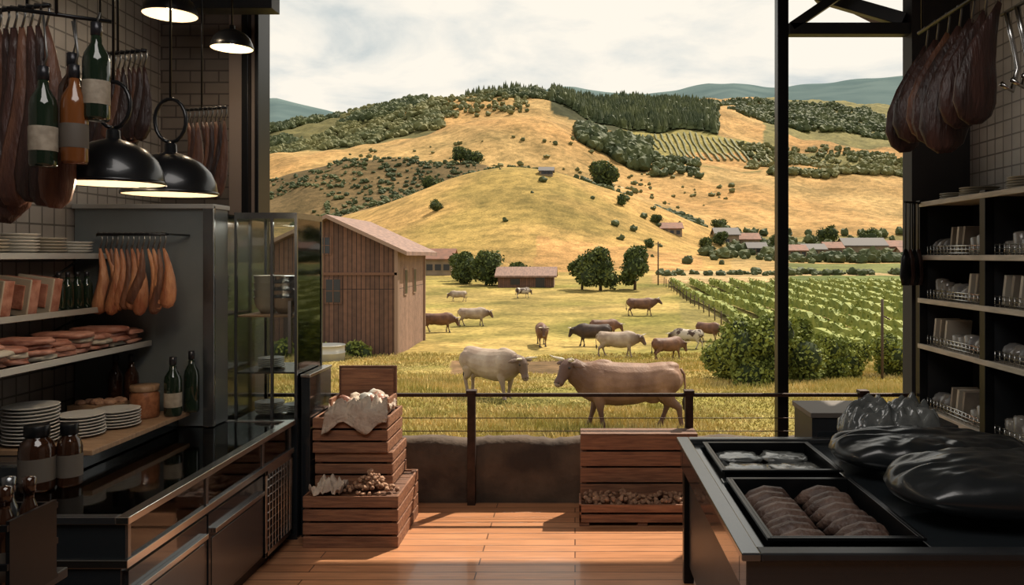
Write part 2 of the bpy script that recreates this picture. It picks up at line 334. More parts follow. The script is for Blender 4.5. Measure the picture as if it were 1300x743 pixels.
FR(260,.19,.45,215,330,1.5,3.8,0,thr=-.1,s=.05,asp=1.1); FR(90,.1,.16,480,560,3,5,0,asp=1.2)
FR(450,.2,.45,560,720,2.5,5,1,thr=0,s=.03,asp=1.2)
FR(800,-.45,-.12,290,392,.5,1.9,0,thr=-.3,s=.05,asp=1.4)
FR(120,-.3,.2,380,500,.8,2.6,1,asp=1.4)
FR(36,-.1,.2,160,300,.7,1.9,0,asp=1.3)
FR(130,-.14,-.03,262,285,.5,1.3,0,asp=1.3)
FR(60,.0,.07,268,292,1.,2.6,0,asp=1.2); FR(60,.16,.45,186,196,1.2,2.8,0,asp=1.2); FR(70,.1,.45,133,140,.6,1.4,0,asp=1.4)
def hedges(xs,y0,y1,h,w,step=2.,n=0,ls=.14):
    V=[];F=[];P=[]
    for x in xs:
        ys=np.arange(y0,y1,step); xx=x+.25*np.sin(ys*.2); z=ground(xx,ys); hh=h*rng.uniform(.75,1.15,len(ys)); ww=w*rng.uniform(.7,1.2,len(ys))
        o=len(V)
        for i in range(len(ys)):
            V+=[(xx[i]-ww[i]/2,ys[i],z[i]+.25*h),(xx[i]-ww[i]*.4,ys[i],z[i]+hh[i]),(xx[i]+ww[i]*.4,ys[i],z[i]+hh[i]),(xx[i]+ww[i]/2,ys[i],z[i]+.25*h)]
        for i in range(len(ys)-1):
            for j in range(3): F.append((o+i*4+j,o+i*4+j+1,o+i*4+j+5,o+i*4+j+4))
        F.append((o,o+1,o+2,o+3))
        if n:
            k=int((y1-y0)*n); py=rng.uniform(y0,y1,k); px=x+.25*np.sin(py*.2)+rng.normal(0,w*.3,k); pz=ground(px,py)+h*rng.uniform(.2,1.1,k); P.append(np.stack([px,py,pz],-1))
    V=np.array(V);F=np.array(F)
    if n:
        LV,LF=leafq(np.concatenate(P),ls); F=np.concatenate([F,LF+len(V)]); V=np.concatenate([V,LV])
    return V,F
V,F=hedges(np.arange(13.,54,2.7),44,108,1.0,.6,.8,34,.13); fast('vineyard_rows',V,F,lfv)
V,F=hedges(np.arange(48,165,5.),590,680,1.6,1.6,6); F=np.concatenate([F[:,[0,1,2]],F[:,[0,2,3]]]); FF.append(F+fo[0]); FV.append(V); fo[0]+=len(V); FM.append(np.full(len(F),1))
wood=fast('hillside_woodland',np.concatenate(FV),np.concatenate(FF),far1); wood.data.materials.append(far2); wood.data.polygons.foreach_set('material_index',np.concatenate(FM).astype(np.int32))
tree('leafy_bush',6.6,27.5,2.6,3.0,8000,lf,.085,.02); tree('leafy_bush',8.1,29.5,2.4,2.8,6500,lf,.085,.02); tree('leafy_bush',9.6,30.5,1.7,2.2,4500,lf,.08,.02)
tree('leafy_bush',11.0,31.5,1.6,2.0,4000,lfv,.08,.05); tree('leafy_bush',12.9,32.5,1.7,2.1,4000,lf,.08,.05); tree('leafy_bush',5.9,30.5,1.5,2.2,3500,lfv,.08,.02)
for (x,y,h,w) in [(-15.4,112,4.4,5.6),(-12.2,108,4.8,5.4),(-17,118,4,5),(3.2,99,5.4,5.4),(0.9,101,4.2,4.2),(7.6,100,5.9,4.9),(-9.,122,2.4,4)]:
    tree('meadow_tree',x,y,h,w,2600,lfd,.22,.08)
for (x,y,h,w) in [(9.5,288,13,12),(-60,330,6.2,9),(-57,392,9,10),(-51,396,7,12),(-38,215,3,4),(14,235,3.6,4),(24,232,2.5,4),(43,232,4,5),(52,285,6,8),(62,243,5,6),(97,300,8,9),(112,300,7,9),(37,222,3,5),(76,236,4,6),(18,190,2.2,3)]:
    tree('hill_tree',x,y,h,w,1500,lfd,w*.05,.08)
for (x,y,h,w) in [(-16.2,43.8,.9,1.8),(-14.4,44,.7,1.5),(-12.2,44.2,.8,1.7)]:
    tree('barn_weeds',x,y,h,w,900,lfv,.1,.0)
N=150000; gy=rng.uniform(0,1,N)**1.6*34+11.5; gx=rng.uniform(-.46,.5,N)*(gy+1); gz=ground(gx,gy)
keep=~((gy>33)&(gy<41)&(gx/gy>-.16)&(gx/gy<.02)); gx,gy,gz=gx[keep],gy[keep],gz[keep]; N=len(gx)
hh=rng.uniform(.05,.24,N)*np.clip(.7+.9*sn(gx,gy,.6,31),.15,1.5); a=rng.uniform(0,6.28,N); ww=.012+.0008*gy
B=np.stack([gx,gy,gz-.02],-1); D=np.stack([np.cos(a)*ww,np.sin(a)*ww,0*a],-1); T=B+np.stack([rng.normal(0,.05,N),rng.normal(0,.05,N),hh],-1)
gm=M('grass_blades',(.34,.30,.08),.8,col2=(.64,.48,.20),scale=.7,spec=.15,world=True)
fast('meadow_grass',np.stack([B-D,B+D,T],1).reshape(-1,3),np.arange(3*N).reshape(N,3),gm)
# ---------------------------------------------------------------- farm buildings
barnw=brickmat('barn_boards_shaded',(.19,.095,.062),(.115,.06,.042),(.02,.012,.01),.26,9,.02,.85,0,'XZ',.5)
barns=brickmat('barn_boards_sunlit',(.34,.205,.145),(.26,.155,.11),(.05,.03,.02),.26,9,.02,.85,0,'YZ',.5)  # same boards twice: darker shaded front, lighter sunlit side, painted in
roofm=M('roof_tiles',(.28,.17,.13),.8,col2=(.17,.105,.085),scale=1.5,bump=.8,bscale=4,stretch=(4,1,1)); trimw=M('barn_trim',(.28,.18,.13),.7); darkw=M('window_dark',(.015,.015,.018),.3); doorw=M('barn_door',(.05,.028,.02),.8,col2=(.03,.018,.014),scale=3,stretch=(6,6,.5))
tileR=M('roof_red',(.25,.11,.07),.8,col2=(.16,.08,.055),scale=1); stucco=M('stucco',(.30,.22,.15),.9,col2=(.2,.15,.1),scale=.5); roofG=M('roof_grey',(.13,.12,.12),.8)
def house(name,x0,x1,y0,y1,h,rh,wm,ws,rm,ov=.5,ridge='Y',wins=(),zb=None,th=.22):
    z0=(zb if zb is not None else min(g1(x0,y0),g1(x1,y0),g1((x0+x1)/2,y0)))-.3; ze=z0+.3+h; mb=MB(); xm=(x0+x1)/2; ym=(y0+y1)/2
    if ridge=='Y':
        for y in(y0,y1): mb.add([(x0,y,z0),(x1,y,z0),(x1,y,ze),(xm,y,ze+rh),(x0,y,ze)],[(0,1,2,3,4)],wm)
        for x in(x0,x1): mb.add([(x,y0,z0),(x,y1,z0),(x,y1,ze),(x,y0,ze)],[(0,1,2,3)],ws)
        for sx,xe in((-1,x0-ov),(1,x1+ov)):
            k=rh/(xm-x0); zz=ze-ov*k
            ring=[(xm,y0-ov,ze+rh),(xe,y0-ov,zz),(xe,y1+ov,zz),(xm,y1+ov,ze+rh)]
            vs=[(a,b,c+.02) for a,b,c in ring]+[(a,b,c+.02+th) for a,b,c in ring]
            mb.add(vs,[(3,2,1,0),(4,5,6,7),(1,2,6,5),(2,3,7,6),(3,0,4,7)],rm); mb.add([vs[0],vs[1],vs[5],vs[4]],[(0,1,2,3)],trimw)
    else:
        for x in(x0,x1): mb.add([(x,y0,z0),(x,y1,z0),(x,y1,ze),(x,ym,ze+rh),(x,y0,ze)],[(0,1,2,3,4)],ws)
        for y in(y0,y1): mb.add([(x0,y,z0),(x1,y,z0),(x1,y,ze),(x0,y,ze)],[(0,1,2,3)],wm)
        for ye in(y0-ov,y1+ov):
            k=rh/(ym-y0); zz=ze-ov*k; ring=[(x0-ov,ym,ze+rh),(x1+ov,ym,ze+rh),(x1+ov,ye,zz),(x0-ov,ye,zz)]
            vs=[(a,b,c+.02) for a,b,c in ring]+[(a,b,c+.02+th) for a,b,c in ring]
            mb.add(vs,[(0,1,2,3),(4,5,6,7),(0,1,5,4),(1,2,6,5),(2,3,7,6),(3,0,4,7)],rm)
    zg=z0+.3
    for (face,a,b_,c,d) in wins:
        if face=='F':
            mb.box(a-.1,b_+.1,y0-.06,y0-.002,zg+c-.1,zg+d+.1,wm); mb.box(a,b_,y0-.08,y0-.05,zg+c,zg+d,darkw)
            if name=='wooden_barn': mb.box((a+b_)/2-.02,(a+b_)/2+.02,y0-.1,y0-.07,zg+c,zg+d,crated); mb.box(a,b_,y0-.1,y0-.07,zg+(c+d)/2-.02,zg+(c+d)/2+.02,crated)
        else:
            mb.box(x1,x1+.06,a-.1,b_+.1,zg+c-.1,zg+d+.1,trimw); mb.box(x1+.05,x1+.08,a,b_,zg+c,zg+d,darkw)
    return mb,zg
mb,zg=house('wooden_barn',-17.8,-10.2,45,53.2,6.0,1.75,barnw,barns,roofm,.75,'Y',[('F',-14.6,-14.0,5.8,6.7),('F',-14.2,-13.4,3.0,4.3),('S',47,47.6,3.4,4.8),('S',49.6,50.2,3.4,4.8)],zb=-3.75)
mb.box(-17.85,-10.15,44.9,45,zg+4.55,zg+4.7,crated); mb.box(-10.3,-10.1,44.9,45.1,zg-.2,zg+6,trimw)
for y in(45.1,53.0): mb.box(-10.2,-10.08,y,y+.16,zg-.2,zg+5.9,trimw)
mb.box(-16.6,-15.0,44.88,44.99,zg,zg+2.7,doorw)
mb.done('wooden_barn')
mb,_=house('field_shed',-10.2,-2.8,104,109,1.5,1.0,barnw,barns,roofm,.4,'X',[('F',-8.5,-7.3,.4,1.2),('F',-5.2,-4,.0,1.3)]); mb.done('field_shed')
for nm,x0,x1,y0,y1,h,rh,rm,wm in [('farmhouse',-27,-22,140,146,3.0,1.6,tileR,stucco),('farmhouse',43,50,240,248,3.4,2.0,roofG,stucco),('farmhouse',51,57,243,250,2.8,1.8,tileR,stucco),('farmhouse',84,97,245,253,3.4,2.2,roofG,stucco),('hill_cottage',25,31,228,235,2.6,1.6,tileR,stucco),('hill_cottage',-11,-7,246,251,2.0,1.2,roofG,stucco),('farmhouse',66,72,226,232,2.5,1.4,roofG,stucco),('farmhouse',102,110,255,262,3.,1.8,tileR,stucco),('farmhouse',58,63,214,220,2.4,1.4,tileR,stucco),('farmhouse',74,79,232,238,2.8,1.6,tileR,stucco),('farmhouse',49,54,222,227,2.2,1.4,roofG,stucco),('farmhouse',88,93,212,217,2.2,1.3,tileR,stucco)]:
    mb,_=house(nm,x0,x1,y0,y1,h,rh,wm,wm,rm,.5,'X',[('F',x0+q*(x1-x0),x0+q*(x1-x0)+1.1,.9,2.0) for q in(.12,.42,.72)]); mb.done(nm)
def fence(name,pts,n,h=1.1,r=.05,rails=(.45,.9)):
    mb=MB(); P=[]
    for i in range(n+1):
        q=i/n*(len(pts)-1); k=min(int(q),len(pts)-2); f=q-k; x=pts[k][0]*(1-f)+pts[k+1][0]*f; y=pts[k][1]*(1-f)+pts[k+1][1]*f; z=g1(x,y); P.append((x,y,z))
        mb.tube([(x,y,z-.2),(x+R(-.04,.04),y,z+h)],r,bark,6)
    for a,b_ in zip(P[:-1],P[1:]):
        for q in rails: mb.tube([(a[0],a[1],a[2]+h*q),(b_[0],b_[1],b_[2]+h*q)],.012,bark,5)
    mb.done(name)
fence('vineyard_fence',[(11.5,42),(11.8,75),(12.2,108)],22)
for x,y,h in [(11.7,30,3.1),(11.4,108,6)]:
    mb=MB(); z=g1(x,y); mb.tube([(x,y,z-.3),(x,y,z+h)],.055 if y<50 else .09,bark); mb.box(x-.35,x+.35,y-.04,y+.04,z+h-.35,z+h-.27,bark) if y>50 else mb.tube([(x,y,z+h*.8),(x+.3,y,z+h*.75)],.03,bark); mb.done('utility_pole')
mb=MB(); z=g1(-13,41.5); mb.lathe([(0,-.1),(.84,-.1),(.86,.35),(.88,.36),(.88,.42),(.84,.43),(.84,.74),(.88,.75),(.88,.8),(.8,.8),(.78,.55),(0,.55)],(-13,41.5,z),M('trough_stone',(.5,.48,.44),.8),28); mb.done('water_trough')
# ---------------------------------------------------------------- cows
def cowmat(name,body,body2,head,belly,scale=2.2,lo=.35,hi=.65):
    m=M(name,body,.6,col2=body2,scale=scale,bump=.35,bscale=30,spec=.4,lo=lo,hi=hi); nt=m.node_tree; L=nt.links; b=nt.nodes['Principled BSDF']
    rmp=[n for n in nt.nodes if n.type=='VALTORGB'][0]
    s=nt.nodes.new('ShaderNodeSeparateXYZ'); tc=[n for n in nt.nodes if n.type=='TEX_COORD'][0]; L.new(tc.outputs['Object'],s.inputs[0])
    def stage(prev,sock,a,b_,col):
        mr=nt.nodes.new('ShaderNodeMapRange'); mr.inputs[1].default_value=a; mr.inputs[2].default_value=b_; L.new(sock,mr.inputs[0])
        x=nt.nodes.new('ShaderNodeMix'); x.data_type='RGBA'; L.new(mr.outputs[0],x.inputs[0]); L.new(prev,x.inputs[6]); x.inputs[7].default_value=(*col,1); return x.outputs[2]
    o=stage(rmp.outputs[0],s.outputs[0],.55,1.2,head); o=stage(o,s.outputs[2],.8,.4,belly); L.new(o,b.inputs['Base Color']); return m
hornm=M('horn',(.6,.52,.40),.4); eyem=M('eye',(.01,.008,.006),.1); hoofm=M('hoof',(.03,.022,.018),.5); muz=M('muzzle',(.20,.14,.115),.5)
def cow(x,y,yaw,mat,poll=(1.30,0,1.34),muzzle=(1.68,0,.98),turn=0,steps=(.12,-.12,-.15,.18),scale=1,vox=.03,horn=True):
    mb=MB(); H=[(-1.17,1.14,.09,.12),(-1.12,1.12,.20,.23),(-1.0,1.10,.29,.32),(-.78,1.06,.34,.36),(-.5,1.0,.37,.39),(-.15,.96,.41,.44),(.2,.95,.41,.46),(.5,.98,.37,.46),(.72,1.03,.31,.44),(.88,1.06,.25,.38),(1.02,1.10,.17,.28)]
    mb.limb([(a,0,b_) for a,b_,_,_ in H],[q[2] for q in H],[q[3] for q in H],mat,(0,1,0),18)
    mb.ell((.52,0,1.38),(.24,.12,.10),mat); mb.ell((-.92,0,1.32),(.2,.2,.10),mat)
    for s_ in(-1,1): mb.ell((.56,s_*.24,1.0),(.22,.13,.28),mat); mb.ell((-.86,s_*.22,1.03),(.27,.16,.28),mat)
    nb=Vector((.78,0,1.10)); P=Vector(poll); Q=Vector(muzzle)
    Rt=Matrix.Rotation(turn,3,'Z'); Rh=Matrix.Rotation(turn*.4,3,'Z')
    P2=nb+Rh@(P-nb); d=Rt@(Q-P); Q2=P2+d; sv=Rt@Vector((0,1,0)); sh=Rh@Vector((0,1,0))
    mb.limb([nb-Vector((.2,0,.05)),nb.lerp(P2,.3)-Vector((0,0,.08)),nb.lerp(P2,.65)-Vector((0,0,.08)),P2-d*.03-Vector((0,0,.02))],[.27,.215,.175,.145],[.40,.34,.27,.19],mat,[(0,1,0),(0,1,0),tuple(sh),tuple(sv)],14)
    dn=d.normalized(); up=sv.cross(dn); up=up if up.z>0 else -up
    HP=[P2-dn*.10,P2,P2+d*.25,P2+d*.5,P2+d*.75,P2+d*.93,P2+d*1.03]
    mb.limb([p-up*.03*i*.3 for i,p in enumerate(HP)],[.09,.155,.155,.115,.095,.108,.08],[.09,.16,.18,.145,.11,.11,.08],mat,tuple(sv),12)
    for s_ in(-1,1):
        e0=P2+sv*s_*.12+up*.02; mb.limb([e0,e0+sv*s_*.10+up*.0,e0+sv*s_*.21-up*.03,e0+sv*s_*.31-up*.07],[.04,.075,.07,.02],[.035,.035,.03,.018],mat,tuple(dn),8)
    legs=[]
    for i,s_ in enumerate((-1,1)):
        dx=steps[i]; X=[(.60,.17,1.0,.16,.24),(.60,.20,.72,.11,.15),(.62+dx*.45,.19,.43,.064,.070),(.62+dx*.75,.19,.25,.045,.048),(.62+dx,.19,.12,.054,.058),(.65+dx,.19,.02,.065,.072)]
        mb.limb([(a,s_*b_,c) for a,b_,c,_,_ in X],[q[3] for q in X],[q[4] for q in X],mat,(0,1,0),10); legs.append((.65+dx,s_*.19))
        dx=steps[i+2]; X=[(-.86,.16,1.05,.18,.30),(-.78,.20,.78,.15,.23),(-.84+dx*.3,.20,.60,.09,.125),(-.98+dx*.5,.19,.47,.057,.08),(-.95+dx*.75,.19,.28,.045,.052),(-.93+dx,.19,.12,.054,.058),(-.89+dx,.19,.02,.065,.072)]
        mb.limb([(a,s_*b_,c) for a,b_,c,_,_ in X],[q[3] for q in X],[q[4] for q in X],mat,(0,1,0),10); legs.append((-.89+dx,s_*.19))
    mb.ell((-.55,0,.64),(.2,.14,.11),mat)
    ob=mb.done('cow',origin=False); rm=ob.modifiers.new('r','REMESH'); rm.mode='VOXEL'; rm.voxel_size=vox; rm.use_smooth_shade=True
    sm=ob.modifiers.new('s','SMOOTH'); sm.iterations=3; sm.factor=.5
    k=MB()
    for a,b_ in legs: k.lathe([(.067,0),(.072,.01),(.055,.075)],(a,b_,0),hoofm,10)
    c=k.done('hooves',origin=False); c.parent=ob
    k=MB(); k.tube([(-1.14,0,1.26),(-1.22,0,1.15),(-1.24,.01,.9),(-1.22,.02,.62)],[.035,.028,.02,.02],mat,8); k.tube([(-1.22,.02,.66),(-1.22,.02,.55),(-1.21,.02,.4)],[.022,.05,.012],hoofm,8); c=k.done('tail',origin=False); c.parent=ob
    k=MB()
    for s_ in(-1,1):
        e=P2+d*.27+sv*s_*.142+up*.05; k.ell(e,(.026,.026,.026),eyem,seg=8)
        n=Q2+sv*s_*.055+up*.01; k.ell(n+dn*.0,(.022,.022,.018),eyem,seg=8)
        if horn:
            h0=P2+sv*s_*.09+up*.12; k.tube([h0,h0+sv*s_*.13+up*.03,h0+sv*s_*.22+up*.09+dn*.03,h0+sv*s_*.24+up*.2+dn*.06],[.036,.031,.022,.005],hornm,8)
    k.ell(Q2-dn*.01-up*.05,(.085,.085,.07),muz,seg=10)
    c=k.done('face_parts',origin=False); c.parent=ob
    ob.location=(x,y,g1(x,y)); ob.rotation_euler=(0,0,yaw); ob.scale=(scale,)*3; return ob
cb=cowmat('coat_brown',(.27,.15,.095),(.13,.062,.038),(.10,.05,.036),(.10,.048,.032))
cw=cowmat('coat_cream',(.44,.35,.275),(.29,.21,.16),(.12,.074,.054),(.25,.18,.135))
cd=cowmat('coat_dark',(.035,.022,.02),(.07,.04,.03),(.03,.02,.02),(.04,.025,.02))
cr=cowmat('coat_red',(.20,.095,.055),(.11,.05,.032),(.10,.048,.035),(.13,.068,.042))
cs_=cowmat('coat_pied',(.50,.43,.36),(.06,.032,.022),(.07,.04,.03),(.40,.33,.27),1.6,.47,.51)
pi=math.pi
G=((1.22,0,1.0),(1.45,0,.50))
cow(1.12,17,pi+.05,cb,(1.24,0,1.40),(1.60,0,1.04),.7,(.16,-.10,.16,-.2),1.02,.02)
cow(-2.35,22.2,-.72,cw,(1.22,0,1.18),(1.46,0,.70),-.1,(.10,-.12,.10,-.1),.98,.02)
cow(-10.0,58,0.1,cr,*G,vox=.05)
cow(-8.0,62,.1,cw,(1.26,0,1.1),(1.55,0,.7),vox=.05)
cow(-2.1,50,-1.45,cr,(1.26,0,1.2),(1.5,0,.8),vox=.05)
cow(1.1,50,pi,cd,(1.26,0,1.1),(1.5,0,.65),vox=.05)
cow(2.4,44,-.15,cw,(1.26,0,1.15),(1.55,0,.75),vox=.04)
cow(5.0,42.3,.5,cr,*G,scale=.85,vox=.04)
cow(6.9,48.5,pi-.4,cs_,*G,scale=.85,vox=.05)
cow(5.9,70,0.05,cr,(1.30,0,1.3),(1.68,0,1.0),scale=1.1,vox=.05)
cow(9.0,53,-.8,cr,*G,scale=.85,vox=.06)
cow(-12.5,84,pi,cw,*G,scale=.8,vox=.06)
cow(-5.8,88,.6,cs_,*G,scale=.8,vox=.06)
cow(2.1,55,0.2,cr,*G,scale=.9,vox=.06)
# ---------------------------------------------------------------- room shell
floorm=brickmat('floor_boards',(.64,.31,.16),(.52,.235,.115),(.12,.05,.028),1.6,.11,.004,.28,.37,'XY',.4,coat=.25)
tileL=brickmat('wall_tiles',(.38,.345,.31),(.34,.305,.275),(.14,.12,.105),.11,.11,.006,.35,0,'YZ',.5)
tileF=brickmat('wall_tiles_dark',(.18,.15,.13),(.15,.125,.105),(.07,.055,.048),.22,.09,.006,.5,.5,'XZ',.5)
ceilm=M('ceiling_paint',(.08,.07,.06),.8); darkwall=M('dark_wall',(.022,.02,.02),.7)
def room(name,*a):
    mb=MB(); mb.box(*a); return mb.done(name)
room('floor',-3.35,3.2,-2,6.06,-.2,0,floorm); room('wall_left',-3.35,-3.2,-2,6.25,0,4.5,tileL); room('wall_right',3.05,3.2,-2,6.25,0,4.5,tileL)
room('wall_back',-3.2,3.05,-2.15,-2,0,4.5,darkwall); room('ceiling',-3.35,3.2,-2.15,7.6,4.5,4.62,ceilm)  # ceiling runs on unseen past the opening, sized to set the sun's shadow edge
room('wall_front_left',-3.2,-2.66,6.08,6.25,0,4.5,tileF); room('wall_front_right',2.6,3.05,6.08,6.25,0,4.5,darkwall)
colm=M('window_column',(.28,.22,.185),.5)
mb=MB(); mb.box(-2.66,-2.55,6.05,6.25,.5,4.5,colm); mb.box(-2.55,-2.50,6.02,6.25,.5,4.5,black); mb.box(-2.50,-2.45,6.08,6.2,.5,4.5,colm); mb.box(-2.45,-2.42,6.02,6.25,.5,4.5,black); mb.done('trim_1',.004)
mb=MB(); rings=[]
for i in range(121):
    x=-2.66+5.26*i/120; zt=.47+.03*noise.noise(Vector((x*3,0,0)))+.015*noise.noise(Vector((x*14,3,0)))
    f=lambda z:.02*noise.noise(Vector((x*4,z*4,5)))
    rings.append([(x,6.08,-2.2),(x,6.08+f(0),0),(x,6.08+f(.25),.25),(x,6.09+f(.4),zt-.03),(x,6.13,zt),(x,6.26,zt),(x,6.32,zt-.04),(x,6.32,-2.2)])
mb.loft(rings,concrete); mb.done('wall_low_parapet')
mb=MB(); 
for x in(-.79,.87,2.2): mb.box(x-.03,x+.03,5.99,6.05,0,.86,rust); mb.box(x-.038,x+.038,5.98,6.058,.85,.875,rust)
mb.box(-2.42,2.6,6.0,6.035,.825,.85,rust); mb.tube([(-2.42,6.02,.66),(2.6,6.02,.66)],.004,rust,6); mb.tube([(-2.42,6.02,.56),(2.6,6.02,.56)],.004,rust,6)
mb.done('terrace_railing',.003)
mb=MB(); mb.box(1.57,1.655,6.10,6.2,.44,4.5,black); mb.done('steel_post',.004)
mb=MB(); mb.box(1.66,2.6,6.1,6.2,3.62,3.71,blackp); mb.beam((1.68,6.15,3.68),(2.12,6.15,3.98),.1,.07,blackp); mb.beam((2.0,6.5,4.05),(2.58,6.16,3.74),.12,.1,blackp); mb.beam((2.2,7.4,4.45),(2.55,6.3,3.75),.1,.1,M('rafter_wood',(.16,.10,.065),.7)); mb.done('trim_roof_bracket',.004)
# ---------------------------------------------------------------- left display counter
mb=MB(); x0,x1,y0,y1=-3.17,-1.87,3.28,5.2
mb.box(x0,x1-.05,y0+.04,y1-.03,0,.08,black); mb.box(x0,x1-.02,y0,y1,.08,.60,dark)
for a,b_ in((3.30,4.0),(4.02,4.72)):
    mb.box(x1-.02,x1,a,b_,.10,.58,dark); mb.box(x1,x1+.025,a+.03,b_-.03,.475,.50,steel)
    mb.box(x1,x1+.004,a+.03,b_-.03,.12,.45,dsteel)
mb.box(x1-.02,x1+.01,4.74,4.77,.08,.60,steel); mb.box(x1-.02,x1+.01,5.16,5.19,.08,.60,steel); mb.box(x1-.02,x1+.01,4.74,5.19,.57,.6,steel); mb.box(x1-.02,x1+.01,4.74,5.19,.08,.11,steel)
for i in range(9): mb.tube([(x1+.005,4.77,.14+i*.05),(x1+.005,5.16,.14+i*.05)],.005,steel,5)
for i in range(8): mb.tube([(x1+.008,4.80+i*.048,.11),(x1+.008,4.80+i*.048,.57)],.004,steel,5)
mb.box(x0,x1+.012,y0-.01,y1+.01,.60,.635,steel); mb.box(x0,x1,y0,y0+.02,.635,.785,dark); mb.box(x0,x1,y1-.02,y1,.635,.785,dark)
mb.box(x1-.012,x1-.004,y0+.02,y1-.02,.635,.785,gdark)
for y in(3.3,4.0,4.72,5.17): mb.box(x1-.03,x1+.004,y-.012,y+.012,.635,.785,dsteel)
mb.box(x1-.035,x1+.02,y0-.015,y1+.015,.785,.815,steel); mb.box(x0,x1-.035,y0-.015,y0+.03,.785,.815,dsteel); mb.box(x0,x1-.035,y1-.03,y1+.015,.785,.815,steel)
mb.box(-2.62,x1-.035,y0+.03,y1-.03,.80,.81,gdark)
mb.box(x0,-2.62,y0+.03,y1-.03,.785,.812,dsteel)
cnt=mb.done('display_counter',.003)
mb=MB()
for i in range(19):
    y=3.4+i*.093
    for q in range(3):
        cx=-2.05-q*.21; mb.limb([(cx+.1,y,.665),(cx+.03,y+.01,.685),(cx-.05,y,.68),(cx-.1,y-.01,.66)],[.02,.040,.040,.015],[.014,.03,.03,.012],(ham,pink,meat)[(i//3+q)%3],(0,1,0),8)
mb.done('cured_sausages')
def area(name,loc,size,e,col,rot=(0,0,0),parent=None):
    a=bpy.data.lights.new(name,'AREA'); a.energy=e; a.color=col; a.shape='RECTANGLE'; a.size=size[0]; a.size_y=size[1]; o=bpy.data.objects.new(name,a); o.location=loc; o.rotation_euler=rot; sc.collection.objects.link(o)
    if parent: o.parent=parent; o.matrix_parent_inverse=Matrix.Translation(-parent.location)
area('case_fill_light',(-1.93,4.2,.775),(.04,1.7),16,(1,.85,.65),(0,.7,0),cnt)  # added lamp under the glass so the sausages show
mb=MB(); mb.box(-3.17,-2.5,3.75,4.97,.815,.895,dark); mb.done('back_ledge',.004)
mb=MB(); mb.box(-2.95,-2.42,3.95,4.95,.897,.925,board); mb.done('cutting_board',.004)
for c,n,r in (((-2.83,4.1,.926),11,.13),((-2.68,4.27,.926),7,.12),((-2.62,4.5,.926),6,.125)):
    mb=MB(); mb.plates(c,n,r,t=.017 if n<10 else .018); mb.done('plate_stack')
mb=MB(); mb.lathe([(0,0),(.075,0),(.082,.01),(.082,.14),(.07,.16),(.07,.165)],(-2.6,4.76,.926),jarm,22); mb.lathe([(.078,.16),(.08,.163),(.08,.195),(0,.195)],(-2.6,4.76,.926),board,22); mb.done('preserve_jar')
mb=MB(); mb.bottle((-2.45,4.8,.926),.36,.05,greenglass,label); mb.done('wine_bottle')
mb=MB(); mb.bottle((-2.40,4.93,.926),.38,.045,greenglass); mb.done('wine_bottle')
for x in(-2.87,-2.77): 
    mb=MB(); mb.bottle((x,4.92,.926),.36,.042,brownglass); mb.done('brown_bottle')
mb=MB(); mb.box(-2.98,-2.7,4.62,4.8,.926,1.02,board)
for i in range(14): mb.ell((R(-2.95,-2.73),R(4.65,4.77),1.03),(.035,.025,.02),nuts,seg=8)
mb.done('snack_box',.003)
for x,y,h,r in((-2.5,3.66,.30,.075),(-2.40,3.74,.29,.055)):
    mb=MB(); mb.lathe([(0,0),(r*.95,0),(r,.01),(r,h*.62),(r*.85,h*.74),(r*.62,h*.80),(r*.62,h*.84)],(x,y,.815),brownglass,22)
    mb.lathe([(r*.68,h*.83),(r*.7,h*.84),(r*.7,h*.99),(r*.66,h),(0,h)],(x,y,.815),black,22); mb.lathe([(r*1.01,h*.15),(r*1.012,h*.16),(r*1.012,h*.5),(r*1.01,h*.51)],(x,y,.815),labeld,22,cap=False); mb.done('sauce_bottle')
mb=MB(); mb.box(-3.19,-2.30,5.02,5.22,.815,2.2,greyp); mb.box(-2.36,-2.29,4.995,5.02,.815,2.22,dsteel); mb.box(-3.19,-2.29,4.99,5.23,2.2,2.23,shelfm); mb.done('refrigerator_cabinet',.004)
mb=MB(); mb.box(-3.19,-2.3,5.22,5.24,0,.8,dark); mb.box(-3.19,-2.33,5.24,5.9,0,2.18,dark); mb.done('storage_cabinet')
def shelf(z,xe,y0=3.5,y1=4.99):
    mb=MB(); mb.box(-3.19,xe-.012,y0,y1,z-.02,z-.004,dsteel); mb.box(xe-.012,xe,y0,y1,z-.028,z+.006,shelfm)
    for y in(y0+.2,y1-.2): mb.beam((-3.185,y,z-.15),(xe-.06,y,z-.022),.012,.012,dsteel)
    mb.done('display_shelf',.002)
shelf(1.91,-2.94); shelf(1.585,-2.88); shelf(1.36,-2.68)
mb=MB()
for i,(y,n) in enumerate(((4.1,4),(4.33,6),(4.57,5),(4.82,4))): mb.plates((-3.06,y,1.913),n,.1,plate if i%2 else tan,.018)
mb.done('plate_stack')
mb=MB()
for y in(4.0,4.2,4.38): mb.obox((-2.98,y,1.69),(.18,.10,.19),pink,(0,.15,.0)); mb.obox((-2.97,y-.054,1.69),(.2,.012,.2),tan,(0,.15,0)); mb.obox((-2.97,y-.063,1.69),(.15,.008,.13),pink,(0,.15,0))
mb.done('packaged_bacon',.004)
mb=MB()
for i,y in enumerate((4.5,4.58,4.67,4.76)): mb.bottle((-2.95,y,1.588),.22,.032,greenglass,None)
mb.done('dark_bottles')
mb=MB()
for i in range(8):
    for k in range(3 if i%2 else 4):
        y=3.72+i*.165; z=1.363+k*.028; mb.ell((-2.86+R(-.02,.02),y+R(-.01,.01),z+.014),(.15,.085,.018),(redm,pink,tan,pink)[(i+k)%4],(0,0,R(-.1,.1)),20,.2,3,.5)
mb.done('meat_trays')
